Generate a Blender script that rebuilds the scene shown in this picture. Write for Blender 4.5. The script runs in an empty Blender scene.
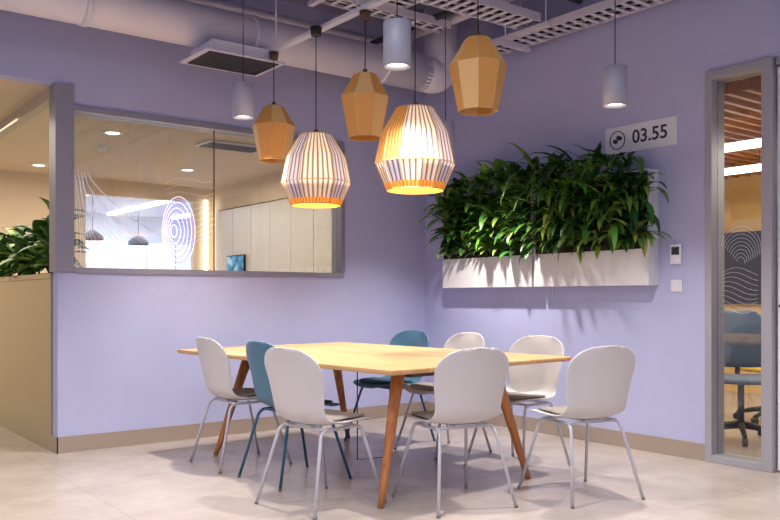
import bpy, math, random
from mathutils import Vector, Matrix
random.seed(7)
scene = bpy.context.scene
scene.view_settings.view_transform = 'Standard'

# ---------------------------------------------------------------- colour / materials
def lin(c):
    return tuple(((v/255)/12.92 if v/255 <= .04045 else (((v/255)+.055)/1.055)**2.4) for v in c) + (1,)

def mat(name, rgb, rough=.6, metal=0, noise=0, nscale=8, bump=0, bscale=60, emis=None, estr=0, spec=.5, coat=0):
    m = bpy.data.materials.new(name); m.use_nodes = True
    nt = m.node_tree; b = nt.nodes['Principled BSDF']
    c = lin(rgb)
    b.inputs['Base Color'].default_value = c
    b.inputs['Roughness'].default_value = rough
    b.inputs['Metallic'].default_value = metal
    b.inputs['Specular IOR Level'].default_value = spec
    b.inputs['Coat Weight'].default_value = coat
    if noise or bump:
        tc = nt.nodes.new('ShaderNodeTexCoord')
    if noise:
        n = nt.nodes.new('ShaderNodeTexNoise'); n.inputs['Scale'].default_value = nscale
        n.inputs['Detail'].default_value = 6
        nt.links.new(tc.outputs['Object'], n.inputs['Vector'])
        r = nt.nodes.new('ShaderNodeValToRGB')
        r.color_ramp.elements[0].position = .3; r.color_ramp.elements[1].position = .7
        r.color_ramp.elements[0].color = tuple(v*(1-noise) for v in c[:3]) + (1,)
        r.color_ramp.elements[1].color = tuple(min(1, v*(1+noise)) for v in c[:3]) + (1,)
        nt.links.new(n.outputs['Fac'], r.inputs['Fac'])
        nt.links.new(r.outputs['Color'], b.inputs['Base Color'])
    if bump:
        n2 = nt.nodes.new('ShaderNodeTexNoise'); n2.inputs['Scale'].default_value = bscale
        nt.links.new(tc.outputs['Object'], n2.inputs['Vector'])
        bp = nt.nodes.new('ShaderNodeBump'); bp.inputs['Strength'].default_value = bump
        bp.inputs['Distance'].default_value = .01
        nt.links.new(n2.outputs['Fac'], bp.inputs['Height'])
        nt.links.new(bp.outputs['Normal'], b.inputs['Normal'])
    if emis:
        b.inputs['Emission Color'].default_value = lin(emis)
        b.inputs['Emission Strength'].default_value = estr
    return m

def mat_wood(name, a, bcol, scale=3, axis=(1, 12, 12), rough=.45):
    m = bpy.data.materials.new(name); m.use_nodes = True
    nt = m.node_tree; b = nt.nodes['Principled BSDF']
    tc = nt.nodes.new('ShaderNodeTexCoord'); mp = nt.nodes.new('ShaderNodeMapping')
    mp.inputs['Scale'].default_value = axis
    n = nt.nodes.new('ShaderNodeTexNoise'); n.inputs['Scale'].default_value = scale
    n.inputs['Detail'].default_value = 8; n.inputs['Distortion'].default_value = .6
    r = nt.nodes.new('ShaderNodeValToRGB')
    r.color_ramp.elements[0].position = .35; r.color_ramp.elements[1].position = .65
    r.color_ramp.elements[0].color = lin(a); r.color_ramp.elements[1].color = lin(bcol)
    nt.links.new(tc.outputs['Object'], mp.inputs['Vector'])
    nt.links.new(mp.outputs['Vector'], n.inputs['Vector'])
    nt.links.new(n.outputs['Fac'], r.inputs['Fac'])
    nt.links.new(r.outputs['Color'], b.inputs['Base Color'])
    b.inputs['Roughness'].default_value = rough
    return m

def mat_glass(name, tint=(242, 244, 246), refl=.07):
    m = bpy.data.materials.new(name); m.use_nodes = True
    nt = m.node_tree; nt.nodes.clear()
    o = nt.nodes.new('ShaderNodeOutputMaterial'); mx = nt.nodes.new('ShaderNodeMixShader')
    t = nt.nodes.new('ShaderNodeBsdfTransparent'); g = nt.nodes.new('ShaderNodeBsdfGlossy')
    t.inputs['Color'].default_value = lin(tint); g.inputs['Roughness'].default_value = .02
    fr = nt.nodes.new('ShaderNodeFresnel'); fr.inputs['IOR'].default_value = 1.45
    mu = nt.nodes.new('ShaderNodeMath'); mu.operation = 'ADD'; mu.inputs[1].default_value = refl-.04
    nt.links.new(fr.outputs['Fac'], mu.inputs[0]); nt.links.new(mu.outputs[0], mx.inputs['Fac'])
    nt.links.new(t.outputs[0], mx.inputs[1]); nt.links.new(g.outputs[0], mx.inputs[2])
    nt.links.new(mx.outputs[0], o.inputs['Surface'])
    return m

def mat_string(name, a, bcol, count=150, trans=0.0, estr=0, sharp=1.0, rough=.8):
    """thread-wound lamp panel: fine vertical threads around the axis"""
    m = bpy.data.materials.new(name); m.use_nodes = True
    nt = m.node_tree; b = nt.nodes['Principled BSDF']; o = nt.nodes['Material Output']
    tc = nt.nodes.new('ShaderNodeTexCoord'); sp = nt.nodes.new('ShaderNodeSeparateXYZ')
    at = nt.nodes.new('ShaderNodeMath'); at.operation = 'ARCTAN2'
    mu = nt.nodes.new('ShaderNodeMath'); mu.operation = 'MULTIPLY'; mu.inputs[1].default_value = count
    si = nt.nodes.new('ShaderNodeMath'); si.operation = 'SINE'
    ma = nt.nodes.new('ShaderNodeMapRange'); ma.inputs[1].default_value = -1; ma.inputs[2].default_value = -1+2*sharp
    r = nt.nodes.new('ShaderNodeMix'); r.data_type = 'RGBA'
    r.inputs[6].default_value = lin(a); r.inputs[7].default_value = lin(bcol)
    nt.links.new(tc.outputs['Object'], sp.inputs[0])
    nt.links.new(sp.outputs['Y'], at.inputs[0]); nt.links.new(sp.outputs['X'], at.inputs[1])
    nt.links.new(at.outputs[0], mu.inputs[0]); nt.links.new(mu.outputs[0], si.inputs[0])
    nt.links.new(si.outputs[0], ma.inputs[0]); nt.links.new(ma.outputs[0], r.inputs[0])
    nt.links.new(r.outputs[2], b.inputs['Base Color'])
    b.inputs['Roughness'].default_value = rough
    if estr:
        nt.links.new(r.outputs[2], b.inputs['Emission Color'])
        b.inputs['Emission Strength'].default_value = estr
    if trans:
        tr = nt.nodes.new('ShaderNodeBsdfTranslucent'); mx = nt.nodes.new('ShaderNodeMixShader')
        mx.inputs['Fac'].default_value = trans
        nt.links.new(r.outputs[2], tr.inputs['Color'])
        nt.links.new(b.outputs[0], mx.inputs[1]); nt.links.new(tr.outputs[0], mx.inputs[2])
        nt.links.new(mx.outputs[0], o.inputs['Surface'])
    return m

def mat_leaf(name):
    m = bpy.data.materials.new(name); m.use_nodes = True
    nt = m.node_tree; b = nt.nodes['Principled BSDF']
    a = nt.nodes.new('ShaderNodeAttribute'); a.attribute_name = 'col'
    nt.links.new(a.outputs['Color'], b.inputs['Base Color'])
    b.inputs['Roughness'].default_value = .36
    return m

def mat_floor():
    m = bpy.data.materials.new('floor_stone'); m.use_nodes = True
    nt = m.node_tree; b = nt.nodes['Principled BSDF']
    tc = nt.nodes.new('ShaderNodeTexCoord')
    n = nt.nodes.new('ShaderNodeTexNoise'); n.inputs['Scale'].default_value = 2.2; n.inputs['Detail'].default_value = 9
    n.inputs['Roughness'].default_value = .68
    r = nt.nodes.new('ShaderNodeValToRGB')
    r.color_ramp.elements[0].position = .3; r.color_ramp.elements[1].position = .72
    r.color_ramp.elements[0].color = lin((166, 155, 149)); r.color_ramp.elements[1].color = lin((196, 184, 177))
    br = nt.nodes.new('ShaderNodeTexBrick'); br.offset = 0
    br.inputs['Scale'].default_value = 1
    br.inputs['Brick Width'].default_value = 1.2; br.inputs['Row Height'].default_value = 1.2
    br.inputs['Mortar Size'].default_value = .004
    br.inputs['Color1'].default_value = (1, 1, 1, 1); br.inputs['Color2'].default_value = (.97, .97, .97, 1)
    br.inputs['Mortar'].default_value = (.84, .84, .84, 1)
    mx = nt.nodes.new('ShaderNodeMix'); mx.data_type = 'RGBA'; mx.blend_type = 'MULTIPLY'; mx.inputs[0].default_value = 1
    nt.links.new(tc.outputs['Object'], n.inputs['Vector']); nt.links.new(tc.outputs['Object'], br.inputs['Vector'])
    nt.links.new(n.outputs['Fac'], r.inputs['Fac'])
    nt.links.new(r.outputs['Color'], mx.inputs[6]); nt.links.new(br.outputs['Color'], mx.inputs[7])
    nt.links.new(mx.outputs[2], b.inputs['Base Color'])
    b.inputs['Roughness'].default_value = .27
    return m

def mat_screen(name, c1, c2, c3, scale, strength):
    m = bpy.data.materials.new(name); m.use_nodes = True
    nt = m.node_tree; b = nt.nodes['Principled BSDF']
    tc = nt.nodes.new('ShaderNodeTexCoord')
    n = nt.nodes.new('ShaderNodeTexNoise'); n.inputs['Scale'].default_value = scale; n.inputs['Detail'].default_value = 4
    r = nt.nodes.new('ShaderNodeValToRGB')
    e = r.color_ramp.elements; e[0].position = .38; e[1].position = .62
    e[0].color = lin(c1); e[1].color = lin(c3); x = e.new(.5); x.color = lin(c2)
    nt.links.new(tc.outputs['Object'], n.inputs['Vector']); nt.links.new(n.outputs['Fac'], r.inputs['Fac'])
    nt.links.new(r.outputs['Color'], b.inputs['Emission Color'])
    b.inputs['Base Color'].default_value = (0.01, .01, .01, 1)
    b.inputs['Emission Strength'].default_value = strength
    return m

M = dict(
    wall=mat('lilac_paint', (180, 184, 222), .75, noise=.03, nscale=3, bump=.05, bscale=120),
    slab=mat('ceiling_paint', (142, 138, 168), .9, noise=.25, nscale=2),
    white=mat('white_powdercoat', (230, 228, 236), .45),
    duct=mat('duct_white', (232, 228, 242), .5, noise=.04, nscale=5),
    tray=mat('galvanised_tray', (226, 222, 236), .4, .15),
    darkm=mat('dark_metal', (60, 58, 66), .5, .4),
    base=mat('skirting_metal', (168, 152, 140), .4, .15),
    frame=mat('frame_metal', (150, 150, 168), .4, .3),
    frame_b=mat('beam_beige', (196, 180, 160), .6),
    frame_g=mat('door_frame_metal', (172, 172, 182), .4, .3),
    glass=mat_glass('clear_glass'),
    floor=mat_floor(),
    oak=mat_wood('oak_top', (202, 156, 106), (220, 178, 128), 2.2, (14, 1.2, 10)),
    oakleg=mat_wood('oak_leg', (170, 106, 60), (192, 128, 76), 4, (12, 12, 1.5)),
    shell_w=mat('chair_shell_white', (206, 203, 206), .42),
    shell_t=mat('chair_shell_teal', (74, 118, 146), .42),
    leg_w=mat('chair_leg_white', (196, 198, 210), .35, .1),
    leg_t=mat('chair_leg_teal', (44, 96, 128), .35, .1),
    pad_g=mat('seat_pad_fabric', (150, 142, 138), .9, noise=.1, nscale=90),
    pad_t=mat('seat_pad_teal', (40, 80, 104), .9, noise=.1, nscale=90),
    glide=mat('rubber_glide', (120, 120, 126), .7),
    panel=mat('planter_panel_white', (224, 224, 226), .4),
    leaf=mat_leaf('leaf_green'),
    soil=mat('potting_soil', (48, 36, 28), .95, noise=.3, nscale=30),
    felt=mat('planter_felt', (60, 66, 52), .95, noise=.3, nscale=30),
    champ=mat('champagne_metal', (186, 176, 146), .32, .55),
    s_gold=mat_string('thread_gold', (176, 118, 56), (232, 170, 92), 150, estr=.06, rough=.5),  # gold and tan: slight emission added as sheen on the unlit shades
    s_tan=mat_string('thread_tan', (196, 150, 92), (244, 200, 136), 150, estr=.06, rough=.5),
    s_white=mat_string('thread_white', (112, 104, 106), (242, 234, 218), 40, .25, estr=.22, sharp=.62),
    s_lav=mat_string('thread_lavender', (92, 92, 116), (204, 202, 220), 40, .25, estr=.18, sharp=.62),
    s_amber=mat_string('thread_amber', (140, 96, 46), (212, 162, 88), 60, .15, estr=.08, sharp=.7),
    s_band=mat_string('thread_band', (214, 130, 36), (252, 196, 92), 48, .3, estr=.35),
    s_yel=mat('lamp_rim_yellow', (236, 160, 50), .6, emis=(250, 160, 60), estr=.55),
    strut=mat('lamp_strut', (206, 172, 122), .6),
    darkwood=mat('dark_wood', (84, 58, 44), .5, noise=.1, nscale=20),
    cord=mat('black_cord', (22, 20, 24), .6),
    spotc=mat('spot_lilac_grey', (172, 174, 194), .45, .1),
    bulb=mat('bulb_glow', (255, 240, 220), .5, emis=(255, 226, 180), estr=14),
    down=mat('downlight_glow', (255, 245, 230), .5, emis=(255, 232, 196), estr=7),
    beige=mat('beige_paint', (230, 210, 180), .8, noise=.03, nscale=2),
    beigec=mat('beige_ceiling', (216, 196, 170), .85, noise=.03, nscale=2),
    cab=mat('cabinet_laminate', (212, 202, 190), .35),
    seam=mat('seam_dark', (96, 84, 76), .7),
    ink=mat('sign_ink', (52, 48, 66), .6),
    signp=mat('sign_plate', (224, 227, 238), .5),
    lcd=mat('lcd_dark', (46, 50, 60), .2),
    cool=mat('cool_white_paint', (220, 224, 236), .8),
    gpanel=mat('glossy_white_panel', (236, 238, 246), .12, coat=.5, emis=(225, 232, 255), estr=.25),  # faint glow put into the cabinet fronts, which are no lamp
    ringm=mat('violet_ring_glow', (170, 150, 250), .4, emis=(150, 140, 255), estr=1.0),  # emission put into the violet ring lines to make them glow
    ringw=mat('white_ring_glow', (250, 250, 255), .4, emis=(240, 240, 255), estr=1.3),  # white ring lines, brightened by added emission
    teal_s=mat_screen('tablet_picture', (20, 90, 130), (60, 170, 210), (190, 235, 245), 8, .9),
    decal=mat('white_glass_marker', (236, 236, 248), .6, emis=(236, 236, 250), estr=.2),
    slat=mat_wood('slat_wood', (150, 96, 52), (190, 130, 76), 3, (2, 8, 8)),
    ochre=mat('ochre_wall', (238, 202, 132), .8),
    offch=mat('office_chair_mesh', (104, 118, 138), .7),
    yel=mat('ochre_fabric', (206, 160, 60), .8),
    black=mat('black_plastic', (24, 24, 28), .5),
    linear=mat('linear_light', (255, 250, 240), .5, emis=(255, 246, 232), estr=5),
)

# ---------------------------------------------------------------- mesh builder
class MB:
    def __init__(s): s.v = []; s.f = []; s.m = []; s.sm = []; s.c = []; s.mats = []
    def mi(s, key):
        if key not in s.mats: s.mats.append(key)
        return s.mats.index(key)
    def box(s, x0, x1, y0, y1, z0, z1, key, mtx=None):
        b = len(s.v)
        p = [Vector((x, y, z)) for x in (x0, x1) for y in (y0, y1) for z in (z0, z1)]
        if mtx: p = [mtx @ q for q in p]
        s.v += [tuple(q) for q in p]
        for f in ((0, 1, 3, 2), (4, 6, 7, 5), (0, 4, 5, 1), (2, 3, 7, 6), (0, 2, 6, 4), (1, 5, 7, 3)):
            s.f.append([b+i for i in f]); s.m.append(s.mi(key)); s.sm.append(False)
        return s
    def tube(s, pts, r, key, n=10, caps=True):
        pts = [Vector(p) for p in pts]
        rr = r if isinstance(r, (list, tuple)) else [r]*len(pts)
        b = len(s.v); ref = None; k = s.mi(key)
        for i, p in enumerate(pts):
            d = (pts[min(i+1, len(pts)-1)]-pts[max(i-1, 0)]).normalized()
            if ref is None: ref = Vector((0, 0, 1)) if abs(d.z) < .9 else Vector((1, 0, 0))
            u = (ref-d*ref.dot(d)).normalized(); w = d.cross(u); ref = u
            for j in range(n):
                a = 2*math.pi*j/n
                s.v.append(tuple(p+(u*math.cos(a)+w*math.sin(a))*rr[i]))
        for i in range(len(pts)-1):
            for j in range(n):
                j2 = (j+1) % n
                s.f.append([b+i*n+j, b+i*n+j2, b+(i+1)*n+j2, b+(i+1)*n+j]); s.m.append(k); s.sm.append(True)
        if caps:
            s.f.append([b+j for j in range(n)][::-1]); s.m.append(k); s.sm.append(False)
            e = b+(len(pts)-1)*n
            s.f.append([e+j for j in range(n)]); s.m.append(k); s.sm.append(False)
        return s
    def lathe(s, prof, key, n=24, c=(0, 0, 0), smooth=True, keys=None, rot=0):
        b = len(s.v)
        for r, z in prof:
            for j in range(n):
                a = 2*math.pi*j/n+rot
                s.v.append((c[0]+r*math.cos(a), c[1]+r*math.sin(a), c[2]+z))
        for i in range(len(prof)-1):
            for j in range(n):
                j2 = (j+1) % n
                s.f.append([b+i*n+j, b+i*n+j2, b+(i+1)*n+j2, b+(i+1)*n+j])
                s.m.append(s.mi(keys(i, j) if keys else key)); s.sm.append(smooth)
        return s
    def build(s, name, parent=None, loc=None, bevel=0, solid=0, subsurf=0, colors=None):
        me = bpy.data.meshes.new(name); me.from_pydata(s.v, [], s.f); me.update()
        for k in s.mats: me.materials.append(M[k])
        for p, mi_, sm in zip(me.polygons, s.m, s.sm): p.material_index = mi_; p.use_smooth = sm
        if colors:
            at = me.color_attributes.new('col', 'FLOAT_COLOR', 'POINT')
            for i, c in enumerate(colors): at.data[i].color = c
        o = bpy.data.objects.new(name, me); scene.collection.objects.link(o)
        if parent: o.parent = parent
        if loc: o.location = loc
        if bevel:
            md = o.modifiers.new('bevel', 'BEVEL'); md.width = bevel; md.segments = 2; md.limit_method = 'ANGLE'
        if solid:
            md = o.modifiers.new('solid', 'SOLIDIFY'); md.thickness = solid; md.offset = 0
        if subsurf:
            md = o.modifiers.new('sub', 'SUBSURF'); md.levels = subsurf; md.render_levels = subsurf
        return o

def empty(name, loc=(0, 0, 0), rz=0):
    e = bpy.data.objects.new(name, None); scene.collection.objects.link(e)
    e.location = loc; e.rotation_euler = (0, 0, math.radians(rz)); e.empty_display_size = .1
    return e

def fillet(pts, r, n=5):
    pts = [Vector(p) for p in pts]; out = [pts[0]]
    for i in range(1, len(pts)-1):
        a, p, c = pts[i-1], pts[i], pts[i+1]
        d1 = (a-p); d2 = (c-p); rr = min(r, d1.length*.45, d2.length*.45)
        s_, e_ = p+d1.normalized()*rr, p+d2.normalized()*rr
        for k in range(n+1):
            t = k/n; out.append(s_*(1-t)**2+p*2*t*(1-t)+e_*t*t)
    out.append(pts[-1]); return out

WT = 3.6   # slab height
# ---------------------------------------------------------------- room shell
MB().box(-10, 6, -10, 10, -.1, 0, 'floor').build('floor')
MB().box(-10, .12, -10, .12, WT, WT+.1, 'slab').build('ceiling')
w = MB()
w.box(-3.39, 0, 0, .12, 0, 1.30, 'wall')
w.box(-3.39, -.95, 0, .12, 2.47, WT, 'wall')
w.box(-.95, 0, 0, .12, 1.30, WT, 'wall')
w.box(-10, -3.39, 0, .12, 2.62, WT, 'wall')
w.build('wall_left')
w = MB()
w.box(0, .12, -2.95, .12, 0, WT, 'wall')
w.box(0, .12, -5.2, -2.95, 2.62, WT, 'wall')
w.box(0, .12, -10, -5.2, 0, WT, 'wall')
w.build('wall_right')
MB().box(-3.40, -.012, -.012, 0, 0, .115, 'base').box(-3.402, -3.39, -.012, .12, 0, .115, 'base').build('baseboard_left')
MB().box(-.012, 0, -2.95, 0, 0, .115, 'base').build('baseboard_right')

# window frame + glass
wf = empty('window_1')
f = MB()
f.box(-3.41, -3.28, -.02, .14, 1.285, 2.62, 'frame')
f.box(-3.28, -.95, -.02, .14, 1.28, 1.32, 'frame')
f.box(-3.28, -.95, -.02, .14, 2.44, 2.48, 'frame')
f.box(-.98, -.94, -.02, .14, 1.32, 2.44, 'frame')
f.build('frame', wf, bevel=.003)
g = MB(); g.box(-3.28, -2.167, .05, .058, 1.32, 2.44, 'glass'); g.box(-2.161, -.98, .05, .058, 1.32, 2.44, 'glass')
g.build('panes', wf)
MB().box(-2.167, -2.161, .048, .06, 1.32, 2.44, 'seam').build('glass_joint', wf)
# marker drawing on the glass (fountain of strands, wavy net, ring motif with added glow)
d = MB()
for i in range(14):
    pts = []
    for k in range(15):
        t = k/14
        pts.append((-3.26+.008*i+.045*i*t**2+.03*math.sin(3*t+i*.5)*t, .044, 2.02-.03*(i % 3)-(.68-.02*i)*t+.08*math.sin(math.pi*t)*(1-t)))
    d.tube(pts, .0015, 'decal', 4)
for i in range(11):
    pts = []
    for k in range(19):
        t = k/18
        pts.append((-2.58+.40*t+.02*math.sin(i), .044, 1.98-.05*i+.03*math.sin(5*t+i*.35)+.08*t))
    d.tube(pts, .0011, 'decal', 4)
d.build('marker_drawing', wf)
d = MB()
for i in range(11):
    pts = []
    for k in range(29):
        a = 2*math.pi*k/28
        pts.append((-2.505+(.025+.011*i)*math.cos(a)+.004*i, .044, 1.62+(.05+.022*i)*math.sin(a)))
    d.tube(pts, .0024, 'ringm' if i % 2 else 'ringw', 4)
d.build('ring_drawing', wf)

# ---------------------------------------------------------------- adjoining lounge behind the left wall
MB().box(-10, 0, .12, 4.72, 2.62, 2.72, 'beigec').build('ceiling_lounge')
MB().box(-3.41, -3.34, .14, 4.59, 2.53, 2.62, 'frame_b').build('trim_1')
w = MB()
w.box(-10, -1.75, 4.6, 4.72, 0, 2.62, 'beige')
w.box(-1.75, -.28, 4.6, 4.72, 2.42, 2.62, 'beige')
w.box(-.28, .12, 4.6, 4.72, 0, 2.62, 'beige')
w.build('wall_lounge_far')
MB().box(0, .12, .12, 4.6, 0, 2.72, 'beige').build('wall_lounge_right')
# open office beyond
MB().box(-4.0, 2.0, 4.72, 9.0, 2.62, 2.72, 'cool').build('ceiling_office')
MB().box(-4.0, 2.0, 9.0, 9.1, 0, 2.62, 'cool').build('wall_office_far')
MB().box(1.9, 2.0, 4.72, 9.0, 0, 2.62, 'cool').build('wall_office_right')
MB().box(-4.1, -4.0, 4.72, 9.0, 0, 2.62, 'cool').build('wall_office_left')
b = MB()
for x in (-2.6, -1.3, 0, 1.2):
    b.box(x-.06, x+.06, 5.0, 8.8, 2.585, 2.615, 'linear')
b.build('linear_ceiling_light')
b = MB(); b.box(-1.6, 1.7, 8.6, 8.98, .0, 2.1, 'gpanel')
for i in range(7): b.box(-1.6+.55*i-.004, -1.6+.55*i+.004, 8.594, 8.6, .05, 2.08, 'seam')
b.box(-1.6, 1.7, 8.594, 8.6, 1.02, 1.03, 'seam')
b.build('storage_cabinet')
def desk(x, y):
    e = empty('office_desk', (x, y, 0))
    b = MB(); b.box(-.7, .7, -.35, .35, .71, .74, 'white')
    for sx in (-1, 1):
        for sy in (-1, 1): b.tube([(sx*.66, sy*.31, 0), (sx*.66, sy*.31, .71)], .02, 'white')
    b.build('table', e)
    m = MB(); m.box(-.28, .28, -.015, .015, .92, 1.27, 'black'); m.tube([(0, .02, .74), (0, .02, 1.0)], .015, 'darkm'); m.lathe([(.001, .752), (.1, .75), (.1, .74)], 'darkm', c=(0, .02, 0))
    m.box(-.27, .27, -.018, -.015, .93, 1.26, 'teal_s')
    m.build('monitor', e)
desk(-1.2, 6.4); desk(.5, 6.6); desk(-.3, 7.9)
def office_pendant(x, y, z):
    e = empty('office_pendant_lamp', (x, y, z))
    MB().lathe([(.16, 0), (.15, .06), (.08, .12), (.02, .15)], 'darkm', 20).tube([(0, 0, .15), (0, 0, 2.6-z)], .004, 'cord').lathe([(.001, .02), (.14, .02)], 'down', 16).build('shade', e)
office_pendant(-1.15, 6.2, 1.95); office_pendant(-.2, 6.9, 1.95)
c = MB()
for i in range(7):
    y0 = .9+i*.5
    c.box(-.06, -.03, y0+.004, y0+.496, .08, 2.28, 'cab')
c.box(-.03, -.002, .9, 4.4, .02, 2.30, 'seam')
c.build('tall_cabinet', bevel=.002)
t_ = empty('wall_tablet', (-.085, 3.75, 1.50))
MB().box(-.012, .015, -.24, .24, -.16, .16, 'black').build('bezel', t_, bevel=.004)
MB().box(-.015, -.012, -.225, .225, -.145, .145, 'teal_s').build('picture', t_)
MB().box(-.14, -.11, 4.54, 4.598, .1, 2.45, 'linear').build('linear_wall_light')
# lounge ceiling fittings
def downlight(x, y, z, r=.075):
    e = empty('recessed_downlight', (x, y, z))
    MB().lathe([(r*.8, 0), (r, -.006), (r*1.2, -.008), (r*1.25, 0)], 'white').build('trim_ring', e)
    MB().lathe([(0.001, -.003), (r*.8, -.003)], 'down').build('lamp', e)
for x, y in ((-2.47, 1.53), (-2.5, 3.9), (-1.0, 3.2), (-4.2, 2.6), (-.7, 1.6), (-3.6, 4.2)): downlight(x, y, 2.62)
e = empty('smoke_detector', (-2.33, 2.26, 2.62))
MB().lathe([(.001, -.05), (.03, -.048), (.05, -.03), (.06, 0)], 'white').build('body', e)
e = empty('ceiling_grille', (-1.32, 1.41, 2.605))
q = MB(); q.box(-.32, .32, -.16, .16, -.01, .01, 'white')
for i in range(8): q.box(-.29, .29, -.135+i*.036, -.115+i*.036, -.016, -.01, 'darkm')
q.build('grille', e)

# ---------------------------------------------------------------- leaves
def add_leaf(mb, cols, base, az, pitch, L, W, droop, col, n=6, key='leaf'):
    p = Vector(base); k = mb.mi(key); b = len(mb.v)
    side = Vector((-math.sin(az), math.cos(az), 0))
    for i in range(n+1):
        t = i/n
        pa = pitch-droop*t
        dr = Vector((math.cos(az)*math.cos(pa), math.sin(az)*math.cos(pa), math.sin(pa)))
        up = side.cross(dr)
        if up.z < 0 and abs(pa) < 1.5: up = -up
        wv = W*(math.sin(math.pi*min(1, t*.93+.07))**.75)+.0006
        mb.v += [tuple(p+side*wv+up*wv*.3), tuple(p), tuple(p-side*wv+up*wv*.3)]
        for q_ in range(3):
            f_ = 1.0 if q_ != 1 else 1.25
            cols.append((col[0]*f_, col[1]*f_, col[2]*f_, 1))
        p = p+dr*(L/n)
    for i in range(n):
        a = b+i*3
        mb.f.append([a, a+1, a+4, a+3]); mb.f.append([a+1, a+2, a+5, a+4])
        mb.m += [k, k]; mb.sm += [True, True]

def leafcol(lo=.7, hi=1.3):
    base = random.choice(((.035, .11, .018), (.05, .15, .025), (.11, .24, .03), (.022, .075, .018), (.20, .32, .06)))
    k = random.uniform(lo, hi); return tuple(v*k for v in base)

def green_wall(y0, y1, kind):
    e = empty('green_wall_planter', (0, (y0+y1)/2, 1.19)); hw = (y1-y0)/2
    b = MB()
    b.box(-.05, 0, -hw, hw, 0, .82, 'panel')
    b.box(-.12, -.05, -hw, hw, 0, .26, 'panel')
    for s in (-1, 1):
        b.box(-.12, -.05, s*hw-(.012 if s > 0 else 0), s*hw+(0 if s > 0 else .012), .26, .82, 'panel')
    b.box(-.12, -.05, -hw+.012, hw-.012, .808, .82, 'panel')
    b.box(-.056, -.05, -hw+.012, hw-.012, .26, .808, 'felt')
    for r in range(4):
        z = .262+.14*r
        b.box(-.11, -.056, -hw+.012, hw-.012, z, z+.04, 'soil')
    b.build('panel', e, bevel=.004)
    mb = MB(); cols = []
    for r in range(5):
        z = .31+.135*r
        npl = 8
        for i in range(npl):
            yy = -hw+.08+(2*hw-.14)*i/(npl-1)+random.uniform(-.03, .03)
            near = max(0, 1-(yy+hw)/.45)        # plants are lower beside the sign
            if r == 4 and near > .55 and kind == 'strap': continue
            pk = leafcol(.8, 1.3); size = random.uniform(.75, 1.3)
            for _ in range(random.randint(12, 16)):
                az = math.pi+random.uniform(-1.4, 1.4)
                top = (r == 4)
                if kind == 'strap':
                    pitch = random.uniform(.1, 1.4 if r >= 3 else .95); L = random.uniform(.20, .36+.10*top)*size; W = random.uniform(.015, .029)
                    dr = random.uniform(.6, 2.3)
                    if near > 0 and r >= 3: pitch = min(pitch, .7); L *= .8
                    if near > 0 and r <= 2 and random.random() < .5: az = math.pi+random.uniform(.7, 1.45); L *= 1.1
                    if r == 0: L *= .75
                else:
                    pitch = random.uniform(-.0, 1.3); L = random.uniform(.14, .28)*size; W = random.uniform(.018, .038)
                    dr = random.uniform(.6, 1.8)
                    if r == 0: L *= .8
                c_ = leafcol(.7, 1.2) if random.random() < .4 else tuple(v*random.uniform(.8, 1.25) for v in pk)
                add_leaf(mb, cols, (-.10+random.uniform(-.03, .03), yy, z+random.uniform(-.02, .05)), az, pitch, L, W, dr, c_)
    mb.v = [(min(v[0], -.012), v[1], v[2]) for v in mb.v]
    mb.build('foliage', e, colors=cols)
green_wall(-1.478, -.385, 'broad')
green_wall(-2.58, -1.50, 'strap')

# tall planter at the lounge opening
e = empty('planter_box', (-3.25, 1.52, 0))
b = MB()
b.box(-.15, .15, -1.38, 1.38, .0, 1.24, 'champ')
b.box(-.155, .155, -1.385, 1.385, 1.24, 1.28, 'champ')
b.build('box', e, bevel=.004)
MB().box(-.13, .13, -1.35, 1.35, 1.28, 1.285, 'soil').build('soil', e)
mb = MB(); cols = []
for i in range(18):
    yy = -1.15+2.4*i/17; xx = random.uniform(-.05, .07)
    sh = random.uniform(.85, 1.3)
    for k in range(22):
        h = random.uniform(0, .28)*sh
        add_leaf(mb, cols, (xx+random.uniform(-.04, .04), yy+random.uniform(-.05, .05), 1.29+h),
                 random.uniform(0, 6.283), random.uniform(.1, 1.4), random.uniform(.16, .28)*sh, random.uniform(.034, .062), random.uniform(.5, 1.7), leafcol(.8, 1.5))
    mb.tube([(xx, yy, 1.28), (xx, yy, 1.60)], .008, 'leaf', 6); cols += [(.06, .09, .02, 1)]*12
mb.v = [(v[0], max(v[1], -1.34), max(v[2], 1.286) if abs(v[0]) < .17 else v[2]) for v in mb.v]
mb.build('foliage', e, colors=cols)

# ---------------------------------------------------------------- sign, thermostat, switch
e = empty('room_sign', (0, -2.425, 2.27))
MB().box(-.008, 0, -.305, .305, -.10, .10, 'signp').build('plate', e, bevel=.002)
def flat_ellipse(mb, cy, cz, ry, rz, ang, key, x=-.0095, n=28):
    b0 = len(mb.v)
    for j in range(n):
        a = 2*math.pi*j/n; u, v = ry*math.cos(a), rz*math.sin(a)
        mb.v.append((x, cy+u*math.cos(ang)-v*math.sin(ang), cz+u*math.sin(ang)+v*math.cos(ang)))
    mb.f.append([b0+j for j in range(n)]); mb.m.append(mb.mi(key)); mb.sm.append(False)
pic = MB()
pic.tube([(-.0095, .195+.066*math.cos(a*math.pi/18), .066*math.sin(a*math.pi/18)) for a in range(37)], .0035, 'ink', 6)
flat_ellipse(pic, .212, -.008, .024, .016, .3, 'ink'); flat_ellipse(pic, .178, .014, .028, .017, .3, 'ink', x=-.010)
pic.build('pictogram', e)
cu = bpy.data.curves.new('digits', 'FONT'); cu.body = '03.55'; cu.size = .135; cu.extrude = .0008; cu.offset = .0022
cu.align_x = 'CENTER'; cu.align_y = 'CENTER'; cu.materials.append(M['ink'])
to = bpy.data.objects.new('digits', cu); scene.collection.objects.link(to); to.parent = e
to.location = (-.0095, -.085, 0); to.rotation_euler = (math.pi/2, 0, -math.pi/2)
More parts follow.
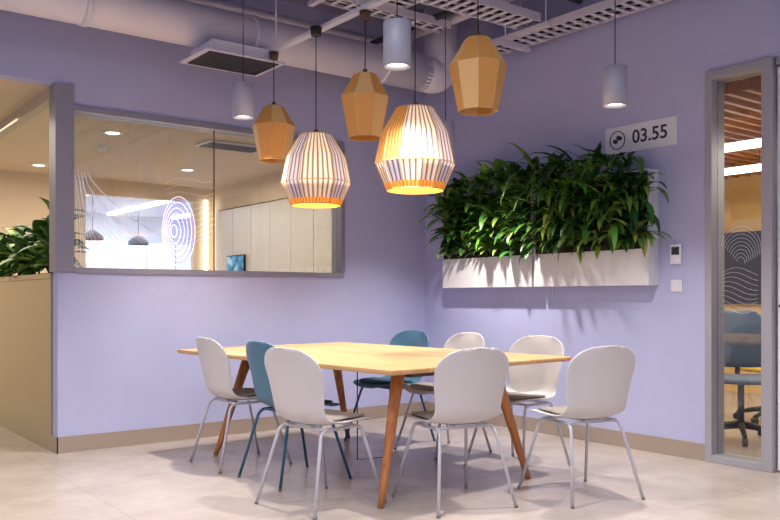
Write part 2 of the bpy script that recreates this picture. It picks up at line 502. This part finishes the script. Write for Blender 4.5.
e = empty('thermostat', (0, -2.727, 1.405))
MB().box(-.022, 0, -.042, .042, -.07, .07, 'white').build('body', e, bevel=.005)
MB().box(-.024, -.022, -.030, .030, -.005, .05, 'lcd').build('display', e)
e = empty('light_switch', (0, -2.727, 1.185))
MB().box(-.010, 0, -.043, .043, -.043, .043, 'white').build('plate', e, bevel=.003)
MB().box(-.015, -.010, -.030, .030, -.030, .030, 'white').build('rocker', e, bevel=.002)
MB().tube([(-.006, -1.6, 1.19), (-.006, -1.6, 1.10)], .004, 'white').build('power_cable')

# ---------------------------------------------------------------- glazed door side on the right wall
wf = empty('window_2')
f = MB()
f.box(-.02, .14, -3.00, -2.95, 0, 2.62, 'frame_g')
f.box(-.02, .14, -3.345, -3.00, 2.56, 2.62, 'frame_g')
f.box(-.02, .14, -3.345, -3.00, 0, .05, 'frame_g')
f.box(-.02, .14, -3.415, -3.345, 0, 2.62, 'frame_g')
f.build('frame', wf, bevel=.003)
MB().box(.05, .058, -3.345, -3.00, .05, 2.56, 'glass').build('pane', wf)
d = MB()
for i in range(9):
    pts = []
    for k in range(17):
        a = math.pi*(k/16)*.95+.3
        pts.append((.044, -3.17+(.03+.014*i)*math.cos(a), 1.33+.01*i+(.04+.015*i)*math.sin(a)))
    d.tube(pts, .0007, 'decal', 4)
for i in range(9):
    pts = []
    for k in range(15):
        t = k/14
        pts.append((.044, -3.04-.25*t, 1.27-.03*i+.03*math.sin(4*t+i*.3)))
    d.tube(pts, .0006, 'decal', 4)
d.build('marker_drawing', wf)
dr = empty('door_1', (.03, -3.42, 0))
b = MB()
b.box(0, .05, -1.0, -.93, .01, 2.56, 'white'); b.box(0, .05, -.075, -.005, .01, 2.56, 'white')
b.box(0, .05, -.93, -.075, .01, .09, 'white'); b.box(0, .05, -.93, -.075, 2.48, 2.56, 'white')
b.box(-.02, .10, -1.0, -.005, 2.57, 2.618, 'frame_g')
b.build('stiles', dr, bevel=.003)
MB().box(.02, .028, -.93, -.075, .09, 2.48, 'glass').build('pane', dr)
MB().tube(fillet([(0, -.04, 1.05), (-.05, -.04, 1.05), (-.05, -.17, 1.05)], .02), .009, 'darkm').build('handle', dr)
f = empty('window_3')
MB().box(-.02, .14, -4.50, -4.425, 0, 2.62, 'frame_g').box(-.02, .14, -5.2, -5.15, 0, 2.62, 'frame_g').box(-.02, .14, -5.15, -4.5, 2.56, 2.62, 'frame_g').build('frame', f)
MB().box(.05, .058, -5.15, -4.5, 0, 2.56, 'glass').build('pane', f)
# meeting room behind
MB().box(.12, 4.2, -6, .0, 2.62, 2.72, 'beigec').build('ceiling_meeting_room')
MB().box(4.1, 4.2, -6, 0, 0, 2.62, 'ochre').build('wall_meeting_far')
MB().box(.12, 4.1, -.1, 0, 0, 2.62, 'ochre').build('wall_meeting_side')
b = MB()
for i in range(40): b.box(.2, 4.0, -5.8+i*.14, -5.76+i*.14, 2.50, 2.615, 'slat')
b.build('slat_ceiling')
b = MB(); b.box(1.2, 1.26, -5, -.5, 2.30, 2.36, 'linear'); b.box(2.4, 2.46, -5, -.5, 2.30, 2.36, 'linear')
b.tube([(1.23, -2, 2.36), (1.23, -2, 2.5)], .004, 'cord').tube([(2.43, -2, 2.36), (2.43, -2, 2.5)], .004, 'cord')
b.build('linear_pendant_light')
e = empty('wall_monitor', (4.06, -1.2, 1.45))
MB().box(-.03, .03, -.75, .75, -.42, .42, 'black').build('bezel', e, bevel=.005)
def office_chair(x, y, rz, key):
    e = empty('office_chair', (x, y, 0), rz)
    b = MB()
    for k in range(5):
        a = 2*math.pi*k/5
        b.tube([(0, 0, .12), (.15*math.cos(a), .15*math.sin(a), .1), (.3*math.cos(a), .3*math.sin(a), .065)], [.03, .022, .016], 'black')
        c_, s2 = .3*math.cos(a), .3*math.sin(a)
        b.tube([(c_-.02*s2/.3, s2+.02*c_/.3, .03), (c_+.02*s2/.3, s2-.02*c_/.3, .03)], .03, 'black', 12)
    b.tube([(0, 0, .1), (0, 0, .44)], .025, 'black')
    b.tube(fillet([(-.05, 0, .43), (-.28, 0, .45), (-.30, 0, .8)], .08), .02, 'black')
    b.build('base', e)
    p = MB(); n = 10
    prof = [(.24, .45), (.22, .48), (.1, .485), (-.05, .48), (-.2, .485)]
    prof2 = [(-.235, .54), (-.25, .62), (-.26, .72), (-.28, .84), (-.31, .95), (-.33, 1.0)]
    for pr, wd in ((prof, (.2, .24, .25, .25, .22)), (prof2, (.19, .22, .23, .22, .19, .12))):
        b0 = len(p.v)
        for (px, pz), wv in zip(pr, wd):
            for j in range(n+1):
                u = -1+2*j/n; p.v.append((px+.05*u*u*(pr is prof2), u*wv, pz+.01*u*u))
        for i in range(len(pr)-1):
            for j in range(n):
                p.f.append([b0+i*(n+1)+j, b0+i*(n+1)+j+1, b0+(i+1)*(n+1)+j+1, b0+(i+1)*(n+1)+j]); p.m.append(p.mi(key)); p.sm.append(True)
    p.build('seat_and_back', e, solid=.035, subsurf=1)
    a = MB()
    for s in (-1, 1):
        a.tube(fillet([(-.05, s*.15, .46), (-.05, s*.28, .48), (-.05, s*.29, .66)], .05), .013, 'black')
        a.box(-.14, .1, s*.29-.035, s*.29+.035, .66, .69, 'black')
    a.build('armrests', e)
office_chair(.98, -2.64, 215, 'offch')
office_chair(1.0, -3.5, 150, 'offch')
office_chair(2.1, -2.3, 180, 'yel')

# ---------------------------------------------------------------- table
tb = empty('dining_table', (-1.945, -1.67, 0), 4)
def rounded_slab(hx, hy, z0, z1, r, key, inset=0):
    mb = MB(); pts = []
    for cx, cy, a0 in ((hx-r, hy-r, 0), (-hx+r, hy-r, 90), (-hx+r, -hy+r, 180), (hx-r, -hy+r, 270)):
        for k in range(7):
            a = math.radians(a0+15*k); pts.append((cx+r*math.cos(a), cy+r*math.sin(a)))
    n = len(pts); k = mb.mi(key)
    for z, ins in ((z0, inset), (z0+(z1-z0)*.5, 0), (z1, 0)):
        for x, y in pts: mb.v.append((x*(1-ins), y*(1-ins), z))
    for l in range(2):
        for j in range(n):
            j2 = (j+1) % n
            mb.f.append([l*n+j, l*n+j2, (l+1)*n+j2, (l+1)*n+j]); mb.m.append(k); mb.sm.append(False)
    mb.f.append(list(range(n))[::-1]); mb.m.append(k); mb.sm.append(False)
    mb.f.append([2*n+j for j in range(n)]); mb.m.append(k); mb.sm.append(False)
    return mb
rounded_slab(.74, 1.14, .715, .742, .03, 'oak', .012).build('top', tb, bevel=.003)
b = MB()
b.box(-.36, .36, -.87, -.81, .665, .714, 'darkwood'); b.box(-.36, .36, .81, .87, .665, .714, 'darkwood')
b.box(-.03, .03, -.81, .81, .665, .714, 'darkwood')
b.build('underframe', tb)
i = 0
R3 = Matrix.Rotation(math.radians(-3), 3, 'Z')
for sx in (-1, 1):
    for sy in (-1, 1):
        i += 1
        b = MB()
        b.tube([R3 @ Vector(p) for p in ((sx*.57, sy*.94, 0), (sx*.54, sy*.925, .1), (sx*.41, sy*.86, .55), (sx*.36, sy*.835, .712))], [.017, .021, .033, .040], 'oakleg', 14)
        b.build('leg_%d' % i, tb)
MB().tube([(.05, .1, .66), (.05, .1, .02), (.3, .1, .008)], .004, 'darkm').build('power_cord', tb)

# ---------------------------------------------------------------- chairs
def catmull(P, n):
    out = []
    for s in range(n+1):
        t = s/n*(len(P)-1); i = min(int(t), len(P)-2); u = t-i
        p0 = P[max(i-1, 0)]; p1 = P[i]; p2 = P[i+1]; p3 = P[min(i+2, len(P)-1)]
        out.append(tuple(.5*(2*b+(c-a)*u+(2*a-5*b+4*c-d)*u*u+(3*b-a-3*c+d)*u**3) for a, b, c, d in zip(p0, p1, p2, p3)))
    return out
# x, z, half width, curl
PROF = [(.235, .425, .19, .004), (.215, .447, .205, .006), (.13, .452, .222, .012), (.02, .445, .226, .016), (-.08, .440, .220, .022),
        (-.155, .452, .208, .035), (-.205, .50, .202, .052), (-.228, .575, .210, .062), (-.243, .66, .222, .062), (-.256, .74, .228, .050), (-.268, .80, .222, .042), (-.282, .848, .200, .036)]
def chair_shell(key, parent):
    P = catmull(PROF, 48); mb = MB(); k = mb.mi(key); nu = 18; N = len(P)
    L = [0]
    for i in range(1, N): L.append(L[-1]+math.hypot(P[i][0]-P[i-1][0], P[i][1]-P[i-1][1]))
    T = L[-1]
    for i, (x, z, w_, c_) in enumerate(P):
        a = P[max(i-1, 0)]; b = P[min(i+1, N-1)]
        tx, tz = b[0]-a[0], b[1]-a[1]; l = math.hypot(tx, tz); nx, nz = tz/l, -tx/l
        r1 = .09; r2 = .15
        wf_ = 1
        if L[i] < r1: wf_ = (1-(1-L[i]/r1)**2.6)**(1/2.6)
        if T-L[i] < r2: wf_ = min(wf_, (1-(1-(T-L[i])/r2)**2.35)**(1/2.35))
        wf_ = max(wf_, .36)
        for j in range(nu+1):
            u = -1+2*j/nu
            off = c_*(abs(u)**2.2)*wf_
            dz = -.02*u*u if i == N-1 else 0
            mb.v.append((x+nx*off, u*w_*wf_, z+nz*off+dz))
    for i in range(N-1):
        for j in range(nu):
            mb.f.append([i*(nu+1)+j, i*(nu+1)+j+1, (i+1)*(nu+1)+j+1, (i+1)*(nu+1)+j]); mb.m.append(k); mb.sm.append(True)
    return mb.build('shell', parent, solid=.010, subsurf=1)
def seat_pad(key, parent):
    mb = MB(); k = mb.mi(key); nr, na = 6, 32
    for r in range(nr+1):
        f_ = r/nr
        for j in range(na):
            a = 2*math.pi*j/na; ca, sa = math.cos(a), math.sin(a)
            q_ = (abs(ca)**3+abs(sa)**3)**(-1/3)
            x = .035+.175*f_*ca*q_; y = .19*f_*sa*q_
            z = .456+.014*(y/.19)**2+.012*(1-f_**4)+(.004 if x > 0 else 0)
            mb.v.append((x, y, z))
    for r in range(nr):
        for j in range(na):
            j2 = (j+1) % na
            mb.f.append([r*na+j, r*na+j2, (r+1)*na+j2, (r+1)*na+j][::-1]); mb.m.append(k); mb.sm.append(True)
    mb.build('seat_pad', parent, solid=.008)
def chair(x, y, rz, teal=False):
    e = empty('dining_chair', (x, y, 0), rz)
    chair_shell('shell_t' if teal else 'shell_w', e)
    seat_pad('pad_t' if teal else 'pad_g', e)
    lk = 'leg_t' if teal else 'leg_w'
    n = 0
    for s in (-1, 1):
        n += 1
        pts = fillet([(-.255, s*.235, .006), (-.150, s*.165, .418), (.130, s*.165, .422), (.245, s*.235, .006)], .045, 6)
        MB().tube(pts, .0092, lk, 10).build('leg_pair_%d' % n, e)
    b = MB()
    b.tube([(-.12, -.165, .42), (-.12, .165, .42)], .008, lk); b.tube([(.10, -.165, .422), (.10, .165, .422)], .008, lk)
    b.box(-.13, .11, -.06, .06, .424, .436, lk)
    b.build('cross_bars', e)
    g = MB()
    for fx, fy in ((-.257, .236), (-.257, -.236), (.247, .236), (.247, -.236)):
        g.tube([(fx, fy, 0), (fx*.995, fy*.995, .014)], .0102, 'glide')
    g.build('glides', e)
chair(-2.515, -1.09, -2)
chair(-2.475, -1.72, 2, True)
chair(-2.68, -2.335, 9)
chair(-2.105, -2.745, 79)
chair(-1.42, -3.04, 77)
chair(-1.215, -1.02, 184, True)
chair(-1.165, -1.58, 178)
chair(-1.135, -2.29, 186)

# ---------------------------------------------------------------- pendant lamps
def cord(mb, z0, z1): mb.tube([(0, 0, z0), (0, 0, z1)], .0035, 'cord', 6)
def pendant_small(x, y, z, tan):
    e = empty('pendant_lamp', (x, y, z)); n = 8
    prof = [(.104, 0), (.152, .245), (.068, .385)]
    rot = random.uniform(0, .7)
    b = MB(); b.lathe(prof, 's_gold', n, smooth=False, rot=rot, keys=lambda i, j: 's_tan' if (j+i+tan) % 3 == 0 else 's_gold')
    b.lathe([(.068, .385), (.001, .385)], 'darkwood', n, smooth=False, rot=rot)
    b.build('shade', e, solid=.004)
    s = MB()
    for j in range(n):
        a = 2*math.pi*j/n+rot
        s.tube([(r*1.01*math.cos(a), r*1.01*math.sin(a), zz) for r, zz in prof], .0022, 'strut', 6)
    for r, zz in prof:
        s.tube([(r*1.01*math.cos(2*math.pi*j/n+rot), r*1.01*math.sin(2*math.pi*j/n+rot), zz) for j in range(n+1)], .0022, 'strut', 6)
    s.build('frame', e)
    h = MB(); cord(h, .39, 2.84-z); h.tube([(0, 0, .385), (0, 0, .42)], [.02, .012], 'darkwood')
    h.tube([(0, 0, 2.80-z), (0, 0, 2.855-z)], [.028, .036], 'darkwood', 16)
    h.tube([(0, 0, .25), (0, 0, .385)], .02, 'darkwood', 12)
    h.build('cord_and_canopy', e)
def pendant_large(x, y, z, amber, power=5):
    e = empty('pendant_lamp', (x, y, z)); n = 12
    prof = [(.160, 0), (.176, .036), (.2235, .145), (.190, .31), (.105, .455)]
    def kk(i, j):
        if i == 0: return 's_band'
        if j in amber and i > 1: return 's_amber'
        return 's_lav' if j % 3 == 0 else 's_white'
    b = MB(); b.lathe(prof, 's_white', n, smooth=False, keys=kk)
    b.lathe([(.105, .455), (.03, .458)], 's_lav', n, smooth=False)
    b.build('shade', e)
    s = MB()
    for j in range(n):
        a = 2*math.pi*j/n
        s.tube([(r*1.008*math.cos(a), r*1.008*math.sin(a), zz) for r, zz in prof], .0024, 'strut', 6)
    for i_, (r, zz) in enumerate(prof):
        if i_ in (1, 3): continue
        s.tube([(r*1.008*math.cos(2*math.pi*j/n), r*1.008*math.sin(2*math.pi*j/n), zz) for j in range(n+1)], .003, 'strut', 6)
    s.build('frame', e)
    MB().lathe([(.158, .0), (.150, .03), (.20, .12)], 's_yel', n, smooth=False).build('rim', e)
    h = MB(); cord(h, .46, 2.84-z); h.tube([(0, 0, .455), (0, 0, .49)], [.03, .014], 'darkwood', 14)
    h.tube([(0, 0, 2.80-z), (0, 0, 2.855-z)], [.034, .040], 'black', 16); h.tube([(0, 0, .28), (0, 0, .455)], .02, 'black')
    h.build('cord_and_canopy', e)
    bb = MB(); bb.lathe([(.001, .12), (.03, .13), (.042, .165), (.036, .205), (.018, .245), (.016, .28)], 'bulb', 16)
    bb.build('bulb', e)
    l = bpy.data.lights.new('bulb_light', 'POINT'); l.energy = power; l.color = (1, .88, .70); l.shadow_soft_size = .06
    lo = bpy.data.objects.new('bulb_light', l); scene.collection.objects.link(lo); lo.parent = e; lo.location = (0, 0, .07)
pendant_small(-2.149, -.883, 2.08, 0)
pendant_large(-2.206, -1.533, 1.70, ())
pendant_small(-2.129, -1.97, 2.08, 1)
pendant_large(-2.171, -2.505, 1.70, (5, 6))
pendant_small(-2.024, -2.857, 2.10, 2)

def cyl_spot(x, y, zb, power=35):
    e = empty('cylinder_spotlight', (x, y, zb))
    b = MB(); b.lathe([(.058, .02), (.062, .0), (.070, .0), (.070, .222), (.066, .226), (.001, .226)], 'spotc', 28)
    b.build('housing', e)
    MB().lathe([(.001, .02), (.058, .02)], 'down', 24).build('lens', e)
    h = MB(); h.tube([(0, 0, .226), (0, 0, WT-zb-.03)], .003, 'cord', 6); h.tube([(0, 0, WT-zb-.04), (0, 0, WT-zb)], .04, 'spotc', 16)
    h.build('suspension', e)
    l = bpy.data.lights.new('beam', 'SPOT'); l.energy = power*1.6; l.spot_size = math.radians(118); l.spot_blend = .9
    l.color = (1, .92, .83); l.shadow_soft_size = .04
    lo = bpy.data.objects.new('beam', l); scene.collection.objects.link(lo); lo.parent = e; lo.location = (0, 0, -.01)
for x, y, z, pw in ((-2.51, -1.109, 2.30, 125), (-2.546, -2.822, 2.256, 80), (-1.112, -3.052, 2.22, 88), (-.8, -1.2, 2.25, 120), (-4.2, -1.6, 2.25, 85), (-4.2, -3.6, 2.25, 45), (-2.5, -4.6, 2.25, 45), (-1.1, -4.8, 2.25, 60)):
    cyl_spot(x, y, z, pw)

# ---------------------------------------------------------------- ceiling services
e = empty('air_duct')
b = MB()
b.tube([(-9, -.62, 3.02), (-.55, -.62, 3.02)], .15, 'duct', 32)
for x in (-7, -5.8, -4.6, -3.4, -2.2, -1.0):
    b.tube([(x-.02, -.62, 3.02), (x+.02, -.62, 3.02)], .157, 'tray', 32)
b.tube(fillet([(-.6, -.62, 3.02), (-.35, -.62, 3.02), (-.35, -.62, 3.6)], .15, 8), .15, 'duct', 28)
b.build('main_run', e)
e = empty('service_pipes')
b = MB()
b.tube(fillet([(-3.3, -1.9, 3.32), (-3.3, -.30, 3.32), (-3.3, -.3, 3.6)], .15, 8), .09, 'duct', 24)
b.tube([(-9, -1.35, 3.45), (-.3, -1.35, 3.45)], .06, 'duct', 20)
b.tube([(-9, -.22, 3.36), (-.1, -.22, 3.36)], .035, 'tray', 14)
b.tube([(-9, -.12, 3.24), (-.1, -.12, 3.24)], .022, 'tray', 12)
b.tube([(-9, -2.12, 3.28), (-.3, -2.12, 3.28)], .03, 'darkm', 12)
b.tube([(-.62, -9, 3.36), (-.62, -.3, 3.36)], .05, 'duct', 16)
b.tube([(-.85, -9, 3.30), (-.85, -.3, 3.30)], .025, 'darkm', 12)
b.tube([(-1.7, -9, 3.34), (-1.7, -.9, 3.34)], .04, 'duct', 16)
b.build('pipes', e)
e = empty('air_diffuser', (-2.36, -.66, 2.80))
b = MB(); b.box(-.24, .24, -.18, .18, 0, .08, 'duct'); b.box(-.31, .31, -.22, .22, -.012, .0, 'tray')
for i in range(9): b.box(-.27, .27, -.19+i*.042, -.165+i*.042, -.020, -.012, 'darkm')
b.build('grille', e)
def tray(name, p0, p1, wd, z, ax, dep=.06, rung=.12):
    b = MB()
    def bx(a0, a1, c0, c1, z0, z1, key):
        if ax == 'x': b.box(a0, a1, c0, c1, z0, z1, key)
        else: b.box(c0, c1, a0, a1, z0, z1, key)
    def tb_(a0, c0, z0, a1, c1, z1, r, key, n):
        if ax == 'x': b.tube([(a0, c0, z0), (a1, c1, z1)], r, key, n)
        else: b.tube([(c0, a0, z0), (c1, a1, z1)], r, key, n)
    a0, a1, c = (p0[0], p1[0], p0[1]) if ax == 'x' else (p0[1], p1[1], p0[0])
    for s in (-1, 1): bx(a0, a1, c+s*wd/2-.006, c+s*wd/2+.006, z, z+dep, 'tray')
    n = int((a1-a0)/rung)
    for k in range(n+1): bx(a0+k*rung, a0+k*rung+.03, c-wd/2, c+wd/2, z, z+.008, 'tray')
    for k in range(4): tb_(a0, c-wd*.34+k*wd*.22, z+.025, a1, c-wd*.34+k*wd*.22, z+.025, .012, ('white', 'cord', 'white', 'darkm')[k], 8)
    m = int((a1-a0)/1.5)
    for k in range(m+1):
        for s in (-1, 1): tb_(a0+.1+k*1.5, c+s*(wd/2+.01), z, a0+.1+k*1.5, c+s*(wd/2+.01), WT, .005, 'tray', 6)
        bx(a0+.08+k*1.5, a0+.12+k*1.5, c-wd/2-.04, c+wd/2+.04, z-.03, z-.001, 'tray')
    return b.build(name)
tray('cable_tray', (-.22, -9), (-.22, -.9), .22, 3.14, 'y', rung=.09)
tray('cable_tray', (-1.3, -9), (-1.3, -.9), .26, 3.30, 'y', rung=.09)
tray('cable_tray', (-8, -1.75), (-.45, -1.75), .24, 3.16, 'x', rung=.09)
tray('cable_tray', (-8, -2.5), (-.45, -2.5), .22, 3.42, 'x')
tray('cable_tray', (-3.0, -9), (-3.0, -.9), .22, 3.48, 'y')
tray('cable_tray', (-4.1, -9), (-4.1, -.9), .22, 3.24, 'y')
tray('cable_tray', (-8, -1.08), (-.7, -1.08), .14, 3.24, 'x')
b = MB(); b.box(-2.165, -2.115, -4.0, -.85, 2.857, 2.88, 'tray')
for y in (-.9, -1.9, -2.9, -3.9): b.tube([(-2.14, y, 2.88), (-2.14, y, WT)], .005, 'tray', 8)
b.build('lamp_rail')

# ---------------------------------------------------------------- lights
def area(name, loc, size, power, col, rot=(0, 0, 0)):
    l = bpy.data.lights.new(name, 'AREA'); l.energy = power; l.color = col; l.shape = 'RECTANGLE'; l.size, l.size_y = size
    o = bpy.data.objects.new(name, l); scene.collection.objects.link(o); o.location = loc; o.rotation_euler = rot
    return o
area('ceiling_fill', (-4.6, -4.6, 3.1), (2.5, 2.5), 85, (1, .97, .97))  # unseen area lamp added as general fill, has no fixture
area('lounge_fill', (-2.2, 2.3, 2.55), (3.5, 2.5), 95, (1, .90, .74))  # unseen area lamps added to brighten the lounge, here and below
area('lounge_fill', (-5.5, 2.3, 2.55), (2.5, 2.5), 55, (1, .88, .70))
area('office_fill', (-.8, 6.8, 2.5), (3.5, 3.0), 160, (.9, .94, 1))  # added cool fill for the office, not a fixture
area('meeting_fill', (2.0, -2.8, 2.25), (2.5, 3.5), 110, (1, .88, .64))  # added warm fill for the meeting room, not a fixture
wd = bpy.data.worlds.new('world'); scene.world = wd; wd.use_nodes = True
bg = wd.node_tree.nodes['Background']; bg.inputs[0].default_value = (.70, .72, 1.0, 1); bg.inputs[1].default_value = .60

# ---------------------------------------------------------------- camera
cd = bpy.data.cameras.new('camera'); co = bpy.data.objects.new('camera', cd); scene.collection.objects.link(co)
co.location = (-5.113, -6.109, 1.10); co.rotation_euler = (math.radians(90), 0, math.radians(-37.5))
cd.sensor_width = 36; cd.lens = 833/780*36; cd.shift_y = 38/780
scene.camera = co
